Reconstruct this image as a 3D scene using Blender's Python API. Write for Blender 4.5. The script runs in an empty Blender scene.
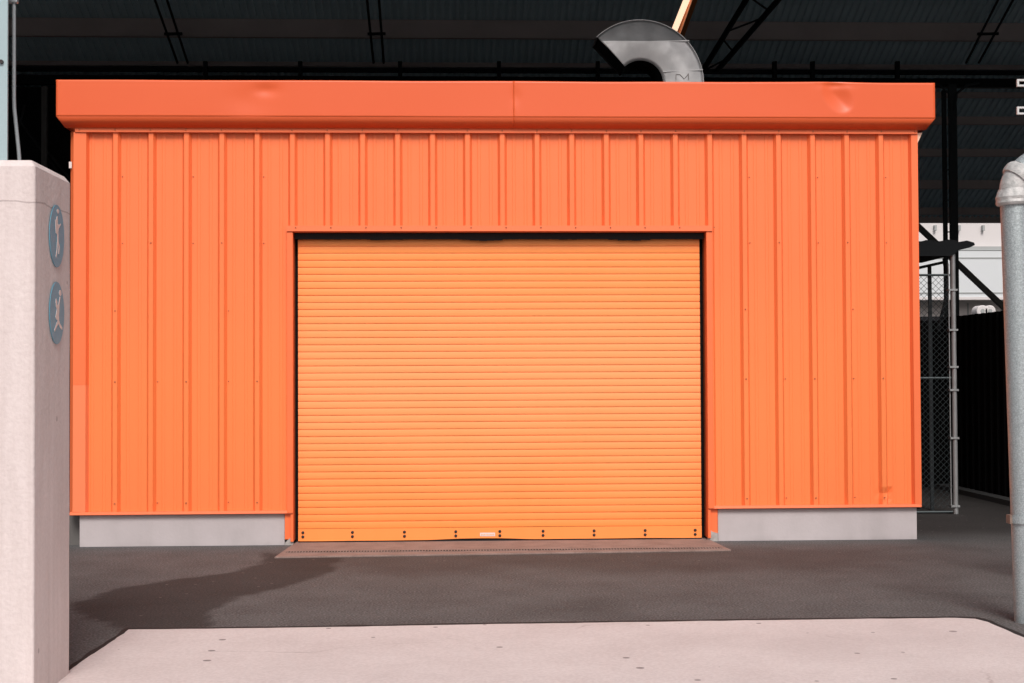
import bpy, math, random
from mathutils import Vector, Matrix, noise
random.seed(7)
S = bpy.context.scene
COL = S.collection
R = math.radians

# ------------------------------------------------------------------ camera
F = 1422.0
CAM = Vector((0.0, -12.4, 1.46))
yaw = math.atan(.040); pitch = math.atan(.0236); roll = .0045
fwd = Vector((math.sin(yaw)*math.cos(pitch), math.cos(yaw)*math.cos(pitch), math.sin(pitch)))
right = Vector((math.cos(yaw), -math.sin(yaw), 0))
up = right.cross(fwd)
right, up = right*math.cos(roll)-up*math.sin(roll), up*math.cos(roll)+right*math.sin(roll)
cd = bpy.data.cameras.new('camera'); cam = bpy.data.objects.new('camera', cd); COL.objects.link(cam)
m3 = Matrix((right, up, -fwd)).transposed()
cam.matrix_world = Matrix.Translation(CAM) @ m3.to_4x4()
cd.sensor_width = 36; cd.lens = F/1024*36; cd.clip_end = 1500; cd.clip_start = .05
S.camera = cam

def ray(px, py):
    return fwd + right*((px-512)/F) - up*((py-341.5)/F)
def P(px, py, y):                     # point on the vertical plane world y
    d = ray(px, py); return CAM + d*((y-CAM.y)/d.y)
def G(px, py, z=0.0):                 # point on the level plane z
    d = ray(px, py); return CAM + d*((z-CAM.z)/d.z)

# ------------------------------------------------------------------ materials
def mat(name, col, rough=.6, metal=0., spec=.5, var=.0, vscale=3., stretch=(1,1,1), dark=None,
        bump=0., bscale=60., emit=None, speck=0., speckscale=300., rvar=0., streak=0., streakscale=(14,14,.5)):
    m = bpy.data.materials.new(name); m.use_nodes = True
    nt = m.node_tree; n = nt.nodes; l = nt.links
    b = n['Principled BSDF']
    b.inputs['Roughness'].default_value = rough
    b.inputs['Metallic'].default_value = metal
    b.inputs['Specular IOR Level'].default_value = spec
    if emit:
        b.inputs['Emission Color'].default_value = (*emit[0],1); b.inputs['Emission Strength'].default_value = emit[1]
    tc = n.new('ShaderNodeTexCoord')
    mp = n.new('ShaderNodeMapping'); mp.inputs['Scale'].default_value = stretch
    l.new(tc.outputs['Object'], mp.inputs[0])
    rgb = n.new('ShaderNodeRGB'); rgb.outputs[0].default_value = (*col,1)
    cur = rgb.outputs[0]
    def mul(cur, fac_sock, colour, k):
        mx = n.new('ShaderNodeMix'); mx.data_type='RGBA'; mx.blend_type='MIX'
        sc = n.new('ShaderNodeMath'); sc.operation='MULTIPLY'; sc.inputs[1].default_value = k
        l.new(fac_sock, sc.inputs[0]); l.new(sc.outputs[0], mx.inputs[0])
        l.new(cur, mx.inputs[6]); mx.inputs[7].default_value = (*colour,1)
        return mx.outputs[2]
    def ramp(sock, a, b_):
        r = n.new('ShaderNodeMapRange'); r.inputs[1].default_value=a; r.inputs[2].default_value=b_
        l.new(sock, r.inputs[0]); return r.outputs[0]
    if dark is None: dark = tuple(c*.45 for c in col)
    if var:
        t = n.new('ShaderNodeTexNoise'); t.inputs['Scale'].default_value=vscale; t.inputs['Detail'].default_value=6
        t.inputs['Roughness'].default_value=.62
        l.new(mp.outputs[0], t.inputs['Vector']); cur = mul(cur, ramp(t.outputs[0], .38, .72), dark, var)
        if rvar:
            rr = n.new('ShaderNodeMapRange'); rr.inputs[3].default_value=rough-rvar; rr.inputs[4].default_value=rough+rvar
            rr.inputs[1].default_value=.3; rr.inputs[2].default_value=.7
            l.new(t.outputs[0], rr.inputs[0]); l.new(rr.outputs[0], b.inputs['Roughness'])
    if streak:
        mp2 = n.new('ShaderNodeMapping'); mp2.inputs['Scale'].default_value = streakscale
        l.new(tc.outputs['Object'], mp2.inputs[0])
        t = n.new('ShaderNodeTexNoise'); t.inputs['Scale'].default_value=1; t.inputs['Detail'].default_value=4
        l.new(mp2.outputs[0], t.inputs['Vector']); cur = mul(cur, ramp(t.outputs[0], .45, .75), dark, streak)
    if speck:
        t = n.new('ShaderNodeTexNoise'); t.inputs['Scale'].default_value=speckscale; t.inputs['Detail'].default_value=2
        l.new(tc.outputs['Object'], t.inputs['Vector'])
        cur = mul(cur, ramp(t.outputs[0], .45, .7), tuple(min(1,c*2.2) for c in col), speck)
        cur = mul(cur, ramp(t.outputs[0], .55, .3), tuple(c*.35 for c in col), speck)
    if bump:
        t = n.new('ShaderNodeTexNoise'); t.inputs['Scale'].default_value=bscale; t.inputs['Detail'].default_value=5
        l.new(tc.outputs['Object'], t.inputs['Vector'])
        bp = n.new('ShaderNodeBump'); bp.inputs['Strength'].default_value=bump; bp.inputs['Distance'].default_value=.01
        l.new(t.outputs[0], bp.inputs['Height']); l.new(bp.outputs[0], b.inputs['Normal'])
    l.new(cur, b.inputs['Base Color'])
    m['sock'] = 0
    return m, nt, cur, b, tc

def M(*a, **k): return mat(*a, **k)[0]

ORANGE = (.93,.207,.070)
M_wall   = M('orange_sheet', ORANGE, .42, spec=.35, var=.22, vscale=1.1, dark=(.86,.165,.050), streak=.14, streakscale=(24,24,.4), bump=.04, bscale=9)
M_fascia = M('orange_fascia', (.73,.120,.036), .38, spec=.4, var=.35, vscale=1.6, stretch=(1,1,.6), dark=(.72,.11,.035), streak=.08, bump=.05, bscale=3)
M_trim   = M('orange_trim', (.90,.185,.062), .4, spec=.4, var=.1, dark=(.7,.11,.035))
M_trimf  = M('orange_faded', (.93,.235,.10), .5, spec=.3, var=.25, vscale=4, dark=(.9,.24,.09))
M_door   = M('amber_slats', (.95,.305,.078), .45, spec=.3, var=.16, vscale=1.1, stretch=(1,1,2.2), dark=(.90,.240,.050), streak=.10, streakscale=(9,9,.3))
M_plinth = M('grey_painted_concrete', (.50,.46,.47), .75, streak=.2, streakscale=(5,5,2), var=.22, vscale=5, dark=(.33,.30,.30), bump=.15, bscale=40)
M_black  = M('black_void', (.012,.012,.013), .8, spec=.1)
M_rubber = M('black_rubber', (.02,.02,.022), .6, spec=.1)
M_bolt   = M('dark_bolt', (.05,.045,.045), .45, metal=.6)
M_screw  = M('rusty_screw', (.50,.13,.05), .6)
M_galv   = mat('galvanised_steel', (.52,.53,.535), .42, metal=.6, var=.4, vscale=7, dark=(.34,.35,.355), rvar=.12, bump=.05, bscale=18)[0]
M_galv_shaded  = mat('galvanised_steel_shaded', (.19,.20,.205), .5, metal=.6, var=.4, vscale=7, dark=(.14,.15,.155), rvar=.1)[0]  # darker galvanised copy: dim reflection on the top duct segment put into colour
M_galvp  = mat('galvanised_pipe', (.36,.41,.425), .5, metal=.4, var=.5, vscale=16, dark=(.24,.285,.30), rvar=.1, speck=.25, speckscale=140, bump=.25, bscale=50)[0]
M_cast   = mat('weathered_cast_fitting', (.52,.52,.515), .6, metal=.2, var=.7, vscale=22, dark=(.22,.25,.25), bump=.6, bscale=45)[0]
M_conc   = M('board_marked_concrete', (.68,.605,.595), .85, var=.5, vscale=3.5, stretch=(3,3,.5), dark=(.53,.455,.44), speck=.05, speckscale=60, bump=.35, bscale=30, streak=.5, streakscale=(22,22,.3))
M_blue   = M('teal_decal', (.105,.36,.49), .5, var=.12, vscale=12)
M_cream  = M('pale_decal', (.72,.64,.62), .6)
M_lblue  = M('pale_blue_steel_paint', (.33,.44,.47), .5, var=.2, vscale=4, dark=(.24,.33,.36))
M_cond   = M('grey_conduit', (.33,.37,.39), .4, metal=.5)
M_deck   = M('dark_steel_deck', (.52,.68,.74), .55, var=.3, vscale=.8, dark=(.32,.43,.47))
M_beam   = M('brown_black_primer', (.46,.40,.39), .7, var=.3, vscale=1.1, dark=(.22,.19,.18))
M_truss  = M('black_steel', (.010,.012,.014), .6, spec=.1)
M_colm   = M('charcoal_column_paint', (.035,.042,.046), .5, spec=.1)
M_greyp  = M('mid_grey_steel', (.12,.115,.11), .6, var=.2)
M_brace  = M('dim_brace_steel', (.035,.035,.04), .6, spec=.2)
M_hall   = M('black_hall_cladding', (.012,.012,.014), .8, spec=.1)
M_fence  = M('black_corrugated', (.0035,.0035,.004), .7, spec=.1)
M_wire   = M('galvanised_wire', (.045,.06,.065), .5, metal=.4)
M_post   = M('galvanised_post', (.36,.38,.39), .4, metal=.5, var=.3, vscale=9)
M_white  = M('white_enamel', (.55,.56,.56), .5)
M_wh1    = M('white_cladding', (.62,.60,.60), .7, var=.12, vscale=.3, dark=(.52,.50,.50))
M_wh2    = M('pale_blue_cladding', (.60,.64,.66), .6, var=.1, vscale=.4, dark=(.52,.57,.60))
M_wh3    = M('pale_render', (.66,.62,.60), .8, var=.15, vscale=.6)
M_gtrim  = M('grey_cladding_trim', (.33,.35,.35), .6)
M_brown  = M('orange_brown_channel', (.55,.20,.055), .5)
M_glow   = M('glow_strip', (.9,.8,.7), .5, emit=((1.,.62,.42),1.4))  # emission stands in for light on an unidentified bright strip
M_peach  = M('peach_gusset_paint', (.95,.62,.45), .5)
M_tag    = M('faded_label', (.75,.45,.30), .6, var=.6, vscale=60, dark=(.9,.3,.1))
M_peel   = M('bare_primer_patch', (.42,.40,.38), .7, var=.5, vscale=30, dark=(.15,.13,.12))
M_sill   = M('brown_worn_concrete', (.26,.19,.168), .85, var=.7, vscale=5, dark=(.14,.095,.08), speck=.15, speckscale=90, bump=.3, bscale=50)
M_rust   = M('rusty_grating', (.07,.035,.028), .8, var=.5, vscale=30)
M_mark   = M('brown_marker', (.22,.19,.18), .7)

def tone_band(m,z0,z1,col,k):
    nt=m.node_tree; n=nt.nodes; l=nt.links; b=n['Principled BSDF']; cur=b.inputs['Base Color'].links[0].from_socket
    tc=n.new('ShaderNodeTexCoord'); sx=n.new('ShaderNodeSeparateXYZ'); l.new(tc.outputs['Object'],sx.inputs[0])
    w=n.new('ShaderNodeTexNoise'); w.inputs['Scale'].default_value=1.2; w.inputs['Detail'].default_value=4; l.new(tc.outputs['Object'],w.inputs['Vector'])
    a=n.new('ShaderNodeMath'); a.operation='MULTIPLY_ADD'; a.inputs[1].default_value=.5; l.new(w.outputs[0],a.inputs[0]); l.new(sx.outputs[2],a.inputs[2])
    r=n.new('ShaderNodeValToRGB'); e=r.color_ramp.elements; r.color_ramp.interpolation='EASE'
    e[0].position=0; e[0].color=(0,0,0,1); e[1].position=1; e[1].color=(0,0,0,1); q=e.new(.5); q.color=(1,1,1,1)
    mr=n.new('ShaderNodeMapRange'); mr.inputs[1].default_value=z0+.25; mr.inputs[2].default_value=z1+.25; l.new(a.outputs[0],mr.inputs[0]); l.new(mr.outputs[0],r.inputs[0])
    kk=n.new('ShaderNodeMath'); kk.operation='MULTIPLY'; kk.inputs[1].default_value=k; l.new(r.outputs[0],kk.inputs[0])
    mx=n.new('ShaderNodeMix'); mx.data_type='RGBA'; l.new(kk.outputs[0],mx.inputs[0]); l.new(cur,mx.inputs[6]); mx.inputs[7].default_value=(*col,1)
    l.new(mx.outputs[2],b.inputs['Base Color'])
tone_band(M_wall,-.9,3.0,(.94,.245,.070),.7)  # wall tinted yellower around mid-height
tone_band(M_plinth,-.36,.06,(.16,.145,.14),.5)
tone_band(M_door,-.1,2.9,(.96,.38,.15),.75)  # slats tinted paler around mid-height
def pier_marks(m):
    nt=m.node_tree; n=nt.nodes; l=nt.links; b=n['Principled BSDF']; cur=b.inputs['Base Color'].links[0].from_socket
    tc=n.new('ShaderNodeTexCoord'); sx=n.new('ShaderNodeSeparateXYZ'); l.new(tc.outputs['Object'],sx.inputs[0])
    w=n.new('ShaderNodeTexNoise'); w.inputs['Scale'].default_value=5; w.inputs['Detail'].default_value=5; l.new(tc.outputs['Object'],w.inputs['Vector'])
    a=n.new('ShaderNodeMath'); a.operation='MULTIPLY_ADD'; a.inputs[1].default_value=.05; l.new(w.outputs[0],a.inputs[0]); l.new(sx.outputs[2],a.inputs[2])
    c=n.new('ShaderNodeMath'); c.operation='COMPARE'; c.inputs[1].default_value=2.285; c.inputs[2].default_value=.0035; l.new(a.outputs[0],c.inputs[0])
    v=n.new('ShaderNodeTexVoronoi'); v.inputs['Scale'].default_value=4.2; l.new(tc.outputs['Object'],v.inputs['Vector'])
    s2=n.new('ShaderNodeSeparateColor'); l.new(v.outputs['Color'],s2.inputs[0])
    h=n.new('ShaderNodeMath'); h.operation='LESS_THAN'; h.inputs[1].default_value=.055; l.new(v.outputs['Distance'],h.inputs[0])
    mxx=n.new('ShaderNodeMath'); mxx.operation='MAXIMUM'; l.new(c.outputs[0],mxx.inputs[0]); l.new(h.outputs[0],mxx.inputs[1])
    k=n.new('ShaderNodeMath'); k.operation='MULTIPLY'; k.inputs[1].default_value=.45; l.new(mxx.outputs[0],k.inputs[0])
    mx=n.new('ShaderNodeMix'); mx.data_type='RGBA'; l.new(k.outputs[0],mx.inputs[0]); l.new(cur,mx.inputs[6]); mx.inputs[7].default_value=(.2,.15,.15,1)
    l.new(mx.outputs[2],b.inputs['Base Color'])
pier_marks(M_conc)
# apron concrete
def apron_mat():
    m, nt, cur, b, tc = mat('pink_grey_concrete', (.64,.565,.555), .85, var=.50, vscale=1.8, dark=(.50,.42,.41), speck=.09, speckscale=55, bump=.3, bscale=90)
    n, l = nt.nodes, nt.links
    # hairline cracks and a few dark spots
    w = n.new('ShaderNodeTexNoise'); w.inputs['Scale'].default_value=2.2; w.inputs['Detail'].default_value=5
    l.new(tc.outputs['Object'], w.inputs['Vector'])
    ad = n.new('ShaderNodeMix'); ad.data_type='RGBA'; ad.blend_type='LINEAR_LIGHT'; ad.inputs[0].default_value=.25
    l.new(tc.outputs['Object'], ad.inputs[6]); l.new(w.outputs['Color'], ad.inputs[7])
    v = n.new('ShaderNodeTexVoronoi'); v.voronoi_dimensions='2D'; v.feature='DISTANCE_TO_EDGE'; v.inputs['Scale'].default_value=.42
    l.new(ad.outputs[2], v.inputs['Vector'])
    r = n.new('ShaderNodeMapRange'); r.inputs[1].default_value=.0; r.inputs[2].default_value=.006; r.inputs[3].default_value=1; r.inputs[4].default_value=0
    l.new(v.outputs['Distance'], r.inputs[0])
    w2 = n.new('ShaderNodeTexNoise'); w2.inputs['Scale'].default_value=1.1; l.new(tc.outputs['Object'], w2.inputs['Vector'])
    r2 = n.new('ShaderNodeMapRange'); r2.inputs[1].default_value=.46; r2.inputs[2].default_value=.62
    l.new(w2.outputs[0], r2.inputs[0])
    mu = n.new('ShaderNodeMath'); mu.operation='MULTIPLY'; l.new(r.outputs[0], mu.inputs[0]); l.new(r2.outputs[0], mu.inputs[1])
    mu2 = n.new('ShaderNodeMath'); mu2.operation='MULTIPLY'; mu2.inputs[1].default_value=.4; l.new(mu.outputs[0], mu2.inputs[0])
    mx = n.new('ShaderNodeMix'); mx.data_type='RGBA'; l.new(mu2.outputs[0], mx.inputs[0]); l.new(cur, mx.inputs[6]); mx.inputs[7].default_value=(.2,.14,.13,1)
    v2 = n.new('ShaderNodeTexVoronoi'); v2.voronoi_dimensions='2D'; v2.inputs['Scale'].default_value=3.2; l.new(tc.outputs['Object'], v2.inputs['Vector'])
    sp = n.new('ShaderNodeSeparateColor'); l.new(v2.outputs['Color'], sp.inputs[0])
    th = n.new('ShaderNodeMath'); th.operation='MULTIPLY'; th.inputs[1].default_value=.075; l.new(sp.outputs[0], th.inputs[0])
    th2 = n.new('ShaderNodeMath'); th2.operation='LESS_THAN'; l.new(v2.outputs['Distance'], th2.inputs[0]); l.new(th.outputs[0], th2.inputs[1])
    g = n.new('ShaderNodeMath'); g.operation='GREATER_THAN'; g.inputs[1].default_value=.70; l.new(sp.outputs[1], g.inputs[0])
    m3_ = n.new('ShaderNodeMath'); m3_.operation='MULTIPLY'; l.new(th2.outputs[0], m3_.inputs[0]); l.new(g.outputs[0], m3_.inputs[1])
    m4 = n.new('ShaderNodeMath'); m4.operation='MULTIPLY'; m4.inputs[1].default_value=.7; l.new(m3_.outputs[0], m4.inputs[0])
    mx2 = n.new('ShaderNodeMix'); mx2.data_type='RGBA'; l.new(m4.outputs[0], mx2.inputs[0]); l.new(mx.outputs[2], mx2.inputs[6]); mx2.inputs[7].default_value=(.10,.075,.075,1)
    # soft old water stains
    w3 = n.new('ShaderNodeTexNoise'); w3.inputs['Scale'].default_value=.55; w3.inputs['Detail'].default_value=3; l.new(tc.outputs['Object'], w3.inputs['Vector'])
    r3 = n.new('ShaderNodeMapRange'); r3.inputs[1].default_value=.5; r3.inputs[2].default_value=.75; r3.inputs[4].default_value=.35
    l.new(w3.outputs[0], r3.inputs[0])
    mx3 = n.new('ShaderNodeMix'); mx3.data_type='RGBA'; l.new(r3.outputs[0], mx3.inputs[0]); l.new(mx2.outputs[2], mx3.inputs[6]); mx3.inputs[7].default_value=(.46,.39,.385,1)
    l.new(mx3.outputs[2], b.inputs['Base Color'])
    return m
M_apron = apron_mat()

def asphalt_mat():
    m, nt, cur, b, tc = mat('asphalt', (.093,.093,.094), .88, var=.85, vscale=2.1, dark=(.044,.043,.043), speck=.6, speckscale=70, bump=.5, bscale=150)
    n, l = nt.nodes, nt.links
    at = n.new('ShaderNodeAttribute'); at.attribute_name='stain_shade'
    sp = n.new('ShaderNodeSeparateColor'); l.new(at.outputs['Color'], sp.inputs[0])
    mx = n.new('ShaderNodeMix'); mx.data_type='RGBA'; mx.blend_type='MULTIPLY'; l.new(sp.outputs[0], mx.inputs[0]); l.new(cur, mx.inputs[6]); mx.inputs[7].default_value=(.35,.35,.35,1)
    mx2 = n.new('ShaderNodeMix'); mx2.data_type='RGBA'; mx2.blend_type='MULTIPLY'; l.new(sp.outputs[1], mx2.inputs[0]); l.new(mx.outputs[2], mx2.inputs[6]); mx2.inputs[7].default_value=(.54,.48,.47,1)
    # pale grit and crumbs
    v2 = n.new('ShaderNodeTexVoronoi'); v2.voronoi_dimensions='2D'; v2.inputs['Scale'].default_value=7; l.new(tc.outputs['Object'], v2.inputs['Vector'])
    s2 = n.new('ShaderNodeSeparateColor'); l.new(v2.outputs['Color'], s2.inputs[0])
    a = n.new('ShaderNodeMath'); a.operation='LESS_THAN'; a.inputs[1].default_value=.075; l.new(v2.outputs['Distance'], a.inputs[0])
    g = n.new('ShaderNodeMath'); g.operation='GREATER_THAN'; g.inputs[1].default_value=.92; l.new(s2.outputs[1], g.inputs[0])
    k = n.new('ShaderNodeMath'); k.operation='MULTIPLY'; l.new(a.outputs[0], k.inputs[0]); l.new(g.outputs[0], k.inputs[1])
    k2 = n.new('ShaderNodeMath'); k2.operation='MULTIPLY'; k2.inputs[1].default_value=.5; l.new(k.outputs[0], k2.inputs[0])
    mx3 = n.new('ShaderNodeMix'); mx3.data_type='RGBA'; l.new(k2.outputs[0], mx3.inputs[0]); l.new(mx2.outputs[2], mx3.inputs[6]); mx3.inputs[7].default_value=(.22,.2,.19,1)
    l.new(mx3.outputs[2], b.inputs['Base Color'])
    return m
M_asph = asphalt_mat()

# ------------------------------------------------------------------ mesh helpers
class MB:
    def __init__(s): s.v=[]; s.f=[]
    def add(s, vs, fs):
        o=len(s.v); s.v += [tuple(v) for v in vs]; s.f += [tuple(i+o for i in f) for f in fs]; return s
    def box(s, a, b):
        (x0,y0,z0),(x1,y1,z1) = a,b
        x0,x1=sorted((x0,x1)); y0,y1=sorted((y0,y1)); z0,z1=sorted((z0,z1))
        return s.add([(x0,y0,z0),(x1,y0,z0),(x1,y1,z0),(x0,y1,z0),(x0,y0,z1),(x1,y0,z1),(x1,y1,z1),(x0,y1,z1)],
              [(0,3,2,1),(4,5,6,7),(0,1,5,4),(1,2,6,5),(2,3,7,6),(3,0,4,7)])
    def prism(s, pts, off):            # closed polygon extruded by vector off
        n=len(pts); off=Vector(off); A=[Vector(p) for p in pts]
        return s.add(A+[p+off for p in A], [tuple(range(n-1,-1,-1)), tuple(range(n,2*n))]+[(i,(i+1)%n,(i+1)%n+n,i+n) for i in range(n)])
    def tube(s, pts, r, n=12, caps=True):
        pts=[Vector(p) for p in pts]; rs = r if isinstance(r,(list,tuple)) else [r]*len(pts)
        vs=[]; ref=None
        for i,p in enumerate(pts):
            t=(pts[min(i+1,len(pts)-1)]-pts[max(i-1,0)]).normalized()
            if ref is None:
                ref = t.cross(Vector((0,0,1)))
                if ref.length<.1: ref=t.cross(Vector((0,1,0)))
            a=(ref-t*ref.dot(t)).normalized(); ref=a; b=t.cross(a)
            vs += [p+(a*math.cos(q)+b*math.sin(q))*rs[i] for q in [2*math.pi*k/n for k in range(n)]]
        fs=[(i*n+k,i*n+(k+1)%n,(i+1)*n+(k+1)%n,(i+1)*n+k) for i in range(len(pts)-1) for k in range(n)]
        if caps: fs += [tuple(range(n-1,-1,-1)), tuple(range((len(pts)-1)*n,len(pts)*n))]
        return s.add(vs,fs)
    def bar(s, a, b, w, h):            # rectangular bar between points
        a,b=Vector(a),Vector(b); t=(b-a).normalized()
        u=t.cross(Vector((0,0,1)))
        if u.length<.1: u=Vector((1,0,0))
        u=u.normalized(); v=t.cross(u)
        vs=[p+u*(w/2*i)+v*(h/2*j) for p in (a,b) for i,j in ((-1,-1),(1,-1),(1,1),(-1,1))]
        return s.add(vs,[(0,1,2,3),(7,6,5,4)]+[(i,(i+1)%4+0,(i+1)%4+4,i+4) for i in range(4)])
    def build(s, name, m, parent=None, smooth=False, bevel=0, loc=None):
        me=bpy.data.meshes.new(name); me.from_pydata(s.v,[],s.f)
        if m: me.materials.append(m)
        import bmesh
        bm=bmesh.new(); bm.from_mesh(me); bmesh.ops.recalc_face_normals(bm,faces=bm.faces); bm.to_mesh(me); bm.free()
        o=bpy.data.objects.new(name,me); COL.objects.link(o)
        if parent is not None:
            o.parent=parent; o.matrix_parent_inverse = Matrix.Translation(-parent_loc(parent))
        if smooth:
            for p in me.polygons: p.use_smooth=True
            me.set_sharp_from_angle(angle=R(24))
        if bevel:
            bv=o.modifiers.new('bevel','BEVEL'); bv.width=bevel; bv.segments=2; bv.limit_method='ANGLE'; bv.angle_limit=R(35)
        return o
def parent_loc(o):
    v=Vector(o.location)
    # every child is built in world coordinates; only thing Empties are displaced
    return v if o.parent is None else Vector((0,0,0))
_child_fix = []
def tag(o, label=None, cat=None, group=None, kind=None):
    if label: o['label']=label
    if cat: o['category']=cat
    if group: o['group']=group
    if kind: o['kind']=kind
    return o
def thing(name, label, cat, loc, group=None):
    o=bpy.data.objects.new(name,None); COL.objects.link(o); o.location=loc; o.empty_display_size=.2
    return tag(o,label,cat,group)

# ------------------------------------------------------------------ ground
def poly_sd(x,y,poly):                 # signed distance (inside > 0)
    ins=False; d=1e9; n=len(poly)
    for i in range(n):
        x1,y1=poly[i]; x2,y2=poly[(i+1)%n]
        if (y1>y)!=(y2>y) and x < (x2-x1)*(y-y1)/(y2-y1)+x1: ins=not ins
        dx,dy=x2-x1,y2-y1; t=max(0,min(1,((x-x1)*dx+(y-y1)*dy)/(dx*dx+dy*dy+1e-12)))
        d=min(d, math.hypot(x-x1-t*dx,y-y1-t*dy))
    return d if ins else -d
g2=lambda pts:[(G(a,b).x,G(a,b).y) for a,b in pts]
stain1=g2([(262,552),(300,556),(345,557),(322,577),(275,590),(232,600),(212,612),(214,624),(185,629),(130,629),(75,612),(72,603),(110,590),(180,581),(225,572),(262,563)])
stain2=g2([(560,602),(600,598),(625,604),(620,614),(585,617),(555,612)])
stain3=g2([(300,553),(735,549),(900,548),(860,566),(700,574),(520,568),(400,576),(330,566)])
def sm(v,a,b):
    t=max(0,min(1,(v-a)/(b-a))); return t*t*(3-2*t)
NX,NY=300,230
X0,X1,Y0,Y1=-6.,9.5,-6.2,7.2
xs=[X0+(X1-X0)*i/NX for i in range(NX+1)]; ys=[Y0+(Y1-Y0)*j/NY for j in range(NY+1)]
xs=[-400,-60,-15]+xs+[15,60,400]; ys=[-300,-40,-12]+ys+[12,30,80,500]
vs=[(x,y,0) for y in ys for x in xs]; nx=len(xs)
fs=[(j*nx+i,j*nx+i+1,(j+1)*nx+i+1,(j+1)*nx+i) for j in range(len(ys)-1) for i in range(nx-1)]
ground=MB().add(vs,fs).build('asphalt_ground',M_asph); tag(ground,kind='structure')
ca=ground.data.color_attributes.new('stain_shade','FLOAT_COLOR','POINT')
buf=[]
for v in ground.data.vertices:
    x,y=v.co.x,v.co.y; r=g=0
    if X0<=x<=X1 and Y0<=y<=Y1:
        wob=noise.fractal(Vector((x*1.6,y*1.6,3.1)),.6,2,5)*.09
        r=sm(poly_sd(x,y,stain1)+wob,-.02,.035)
        r=max(r,.45*sm(poly_sd(x,y,stain2)+wob*1.4,-.25,.2))
        g=.75*sm(poly_sd(x,y,stain3)+wob*1.5,-.45,.35)
        if x>3.2:  # hall roof shade painted into the ground colour, right and rear
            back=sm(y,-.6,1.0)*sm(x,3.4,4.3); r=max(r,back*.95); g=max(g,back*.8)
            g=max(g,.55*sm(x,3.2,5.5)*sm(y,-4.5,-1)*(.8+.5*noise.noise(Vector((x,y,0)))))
    buf += [r,min(1,g),0,1]
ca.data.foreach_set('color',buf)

# apron slab: its far edge and clipped corner as seen in the yard
def apron():
    top=.006
    pts=[*[G(a,b,top) for a,b in ((129,629.5),(300,627.5),(500,624),(700,621),(850,619),(955,617.8),(975,618.5),(988,622),(1024,637.5))]]
    a,b=pts[-2],pts[-1]; far=b+(b-a).normalized()*7; pts.append(far)
    c,d=G(129,629.5,top),G(69,670,top); pts.append(Vector((far.x,-30,0))); 
    e=d+(d-c).normalized()*6
    pts.append(Vector((e.x,-30,0))); pts.append(e); pts.append(d)
    pts=[Vector((p.x,p.y,-.05)) for p in pts]
    # finer uneven edge on the far side
    out=[]
    for i in range(len(pts)):
        p,q=pts[i],pts[(i+1)%len(pts)]; n=max(1,int((q-p).length/.06)) if i<9 or i>=12 else 1
        for k in range(n):
            w=p.lerp(q,k/n)
            if n>1: w+=Vector((noise.noise(w*9)*.008,noise.noise(w*9+Vector((5,5,5)))*.010,0))
            out.append(w)
    # dark bitumen joint along the far edge of the slab
    rim=[G(a_,b_,.0) for a_,b_ in ((60,676),(129,629.2),(300,627.2),(500,623.7),(700,620.7),(850,618.7),(955,617.5),(975,618.2),(988,621.5),(1030,639.5))]
    L=[]
    for p_,q_ in zip(rim,rim[1:]):
        n_=max(1,int((q_-p_).length/.05)); L += [p_.lerp(q_,k/n_) for k in range(n_)]
    vs=[]
    for k,p_ in enumerate(L):
        t_=(L[min(k+1,len(L)-1)]-L[max(k-1,0)]).normalized(); nn_=Vector((-t_.y,t_.x,0)); w_=.022+.016*noise.noise(p_*6)
        vs += [p_-nn_*.03+Vector((0,0,.003)),p_+nn_*max(.006,w_)+Vector((0,0,.003))]
    jo=MB().add(vs,[(2*i,2*i+2,2*i+3,2*i+1) for i in range(len(L)-1)]).build('slab_joint',M('bitumen_joint',(.028,.027,.028),.8,spec=.2,var=.4,vscale=20)); tag(jo,kind='structure')
    o=MB().prism(out,(0,0,.05+top)).build('concrete_apron',M_apron); tag(o,kind='structure')
apron()

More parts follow.
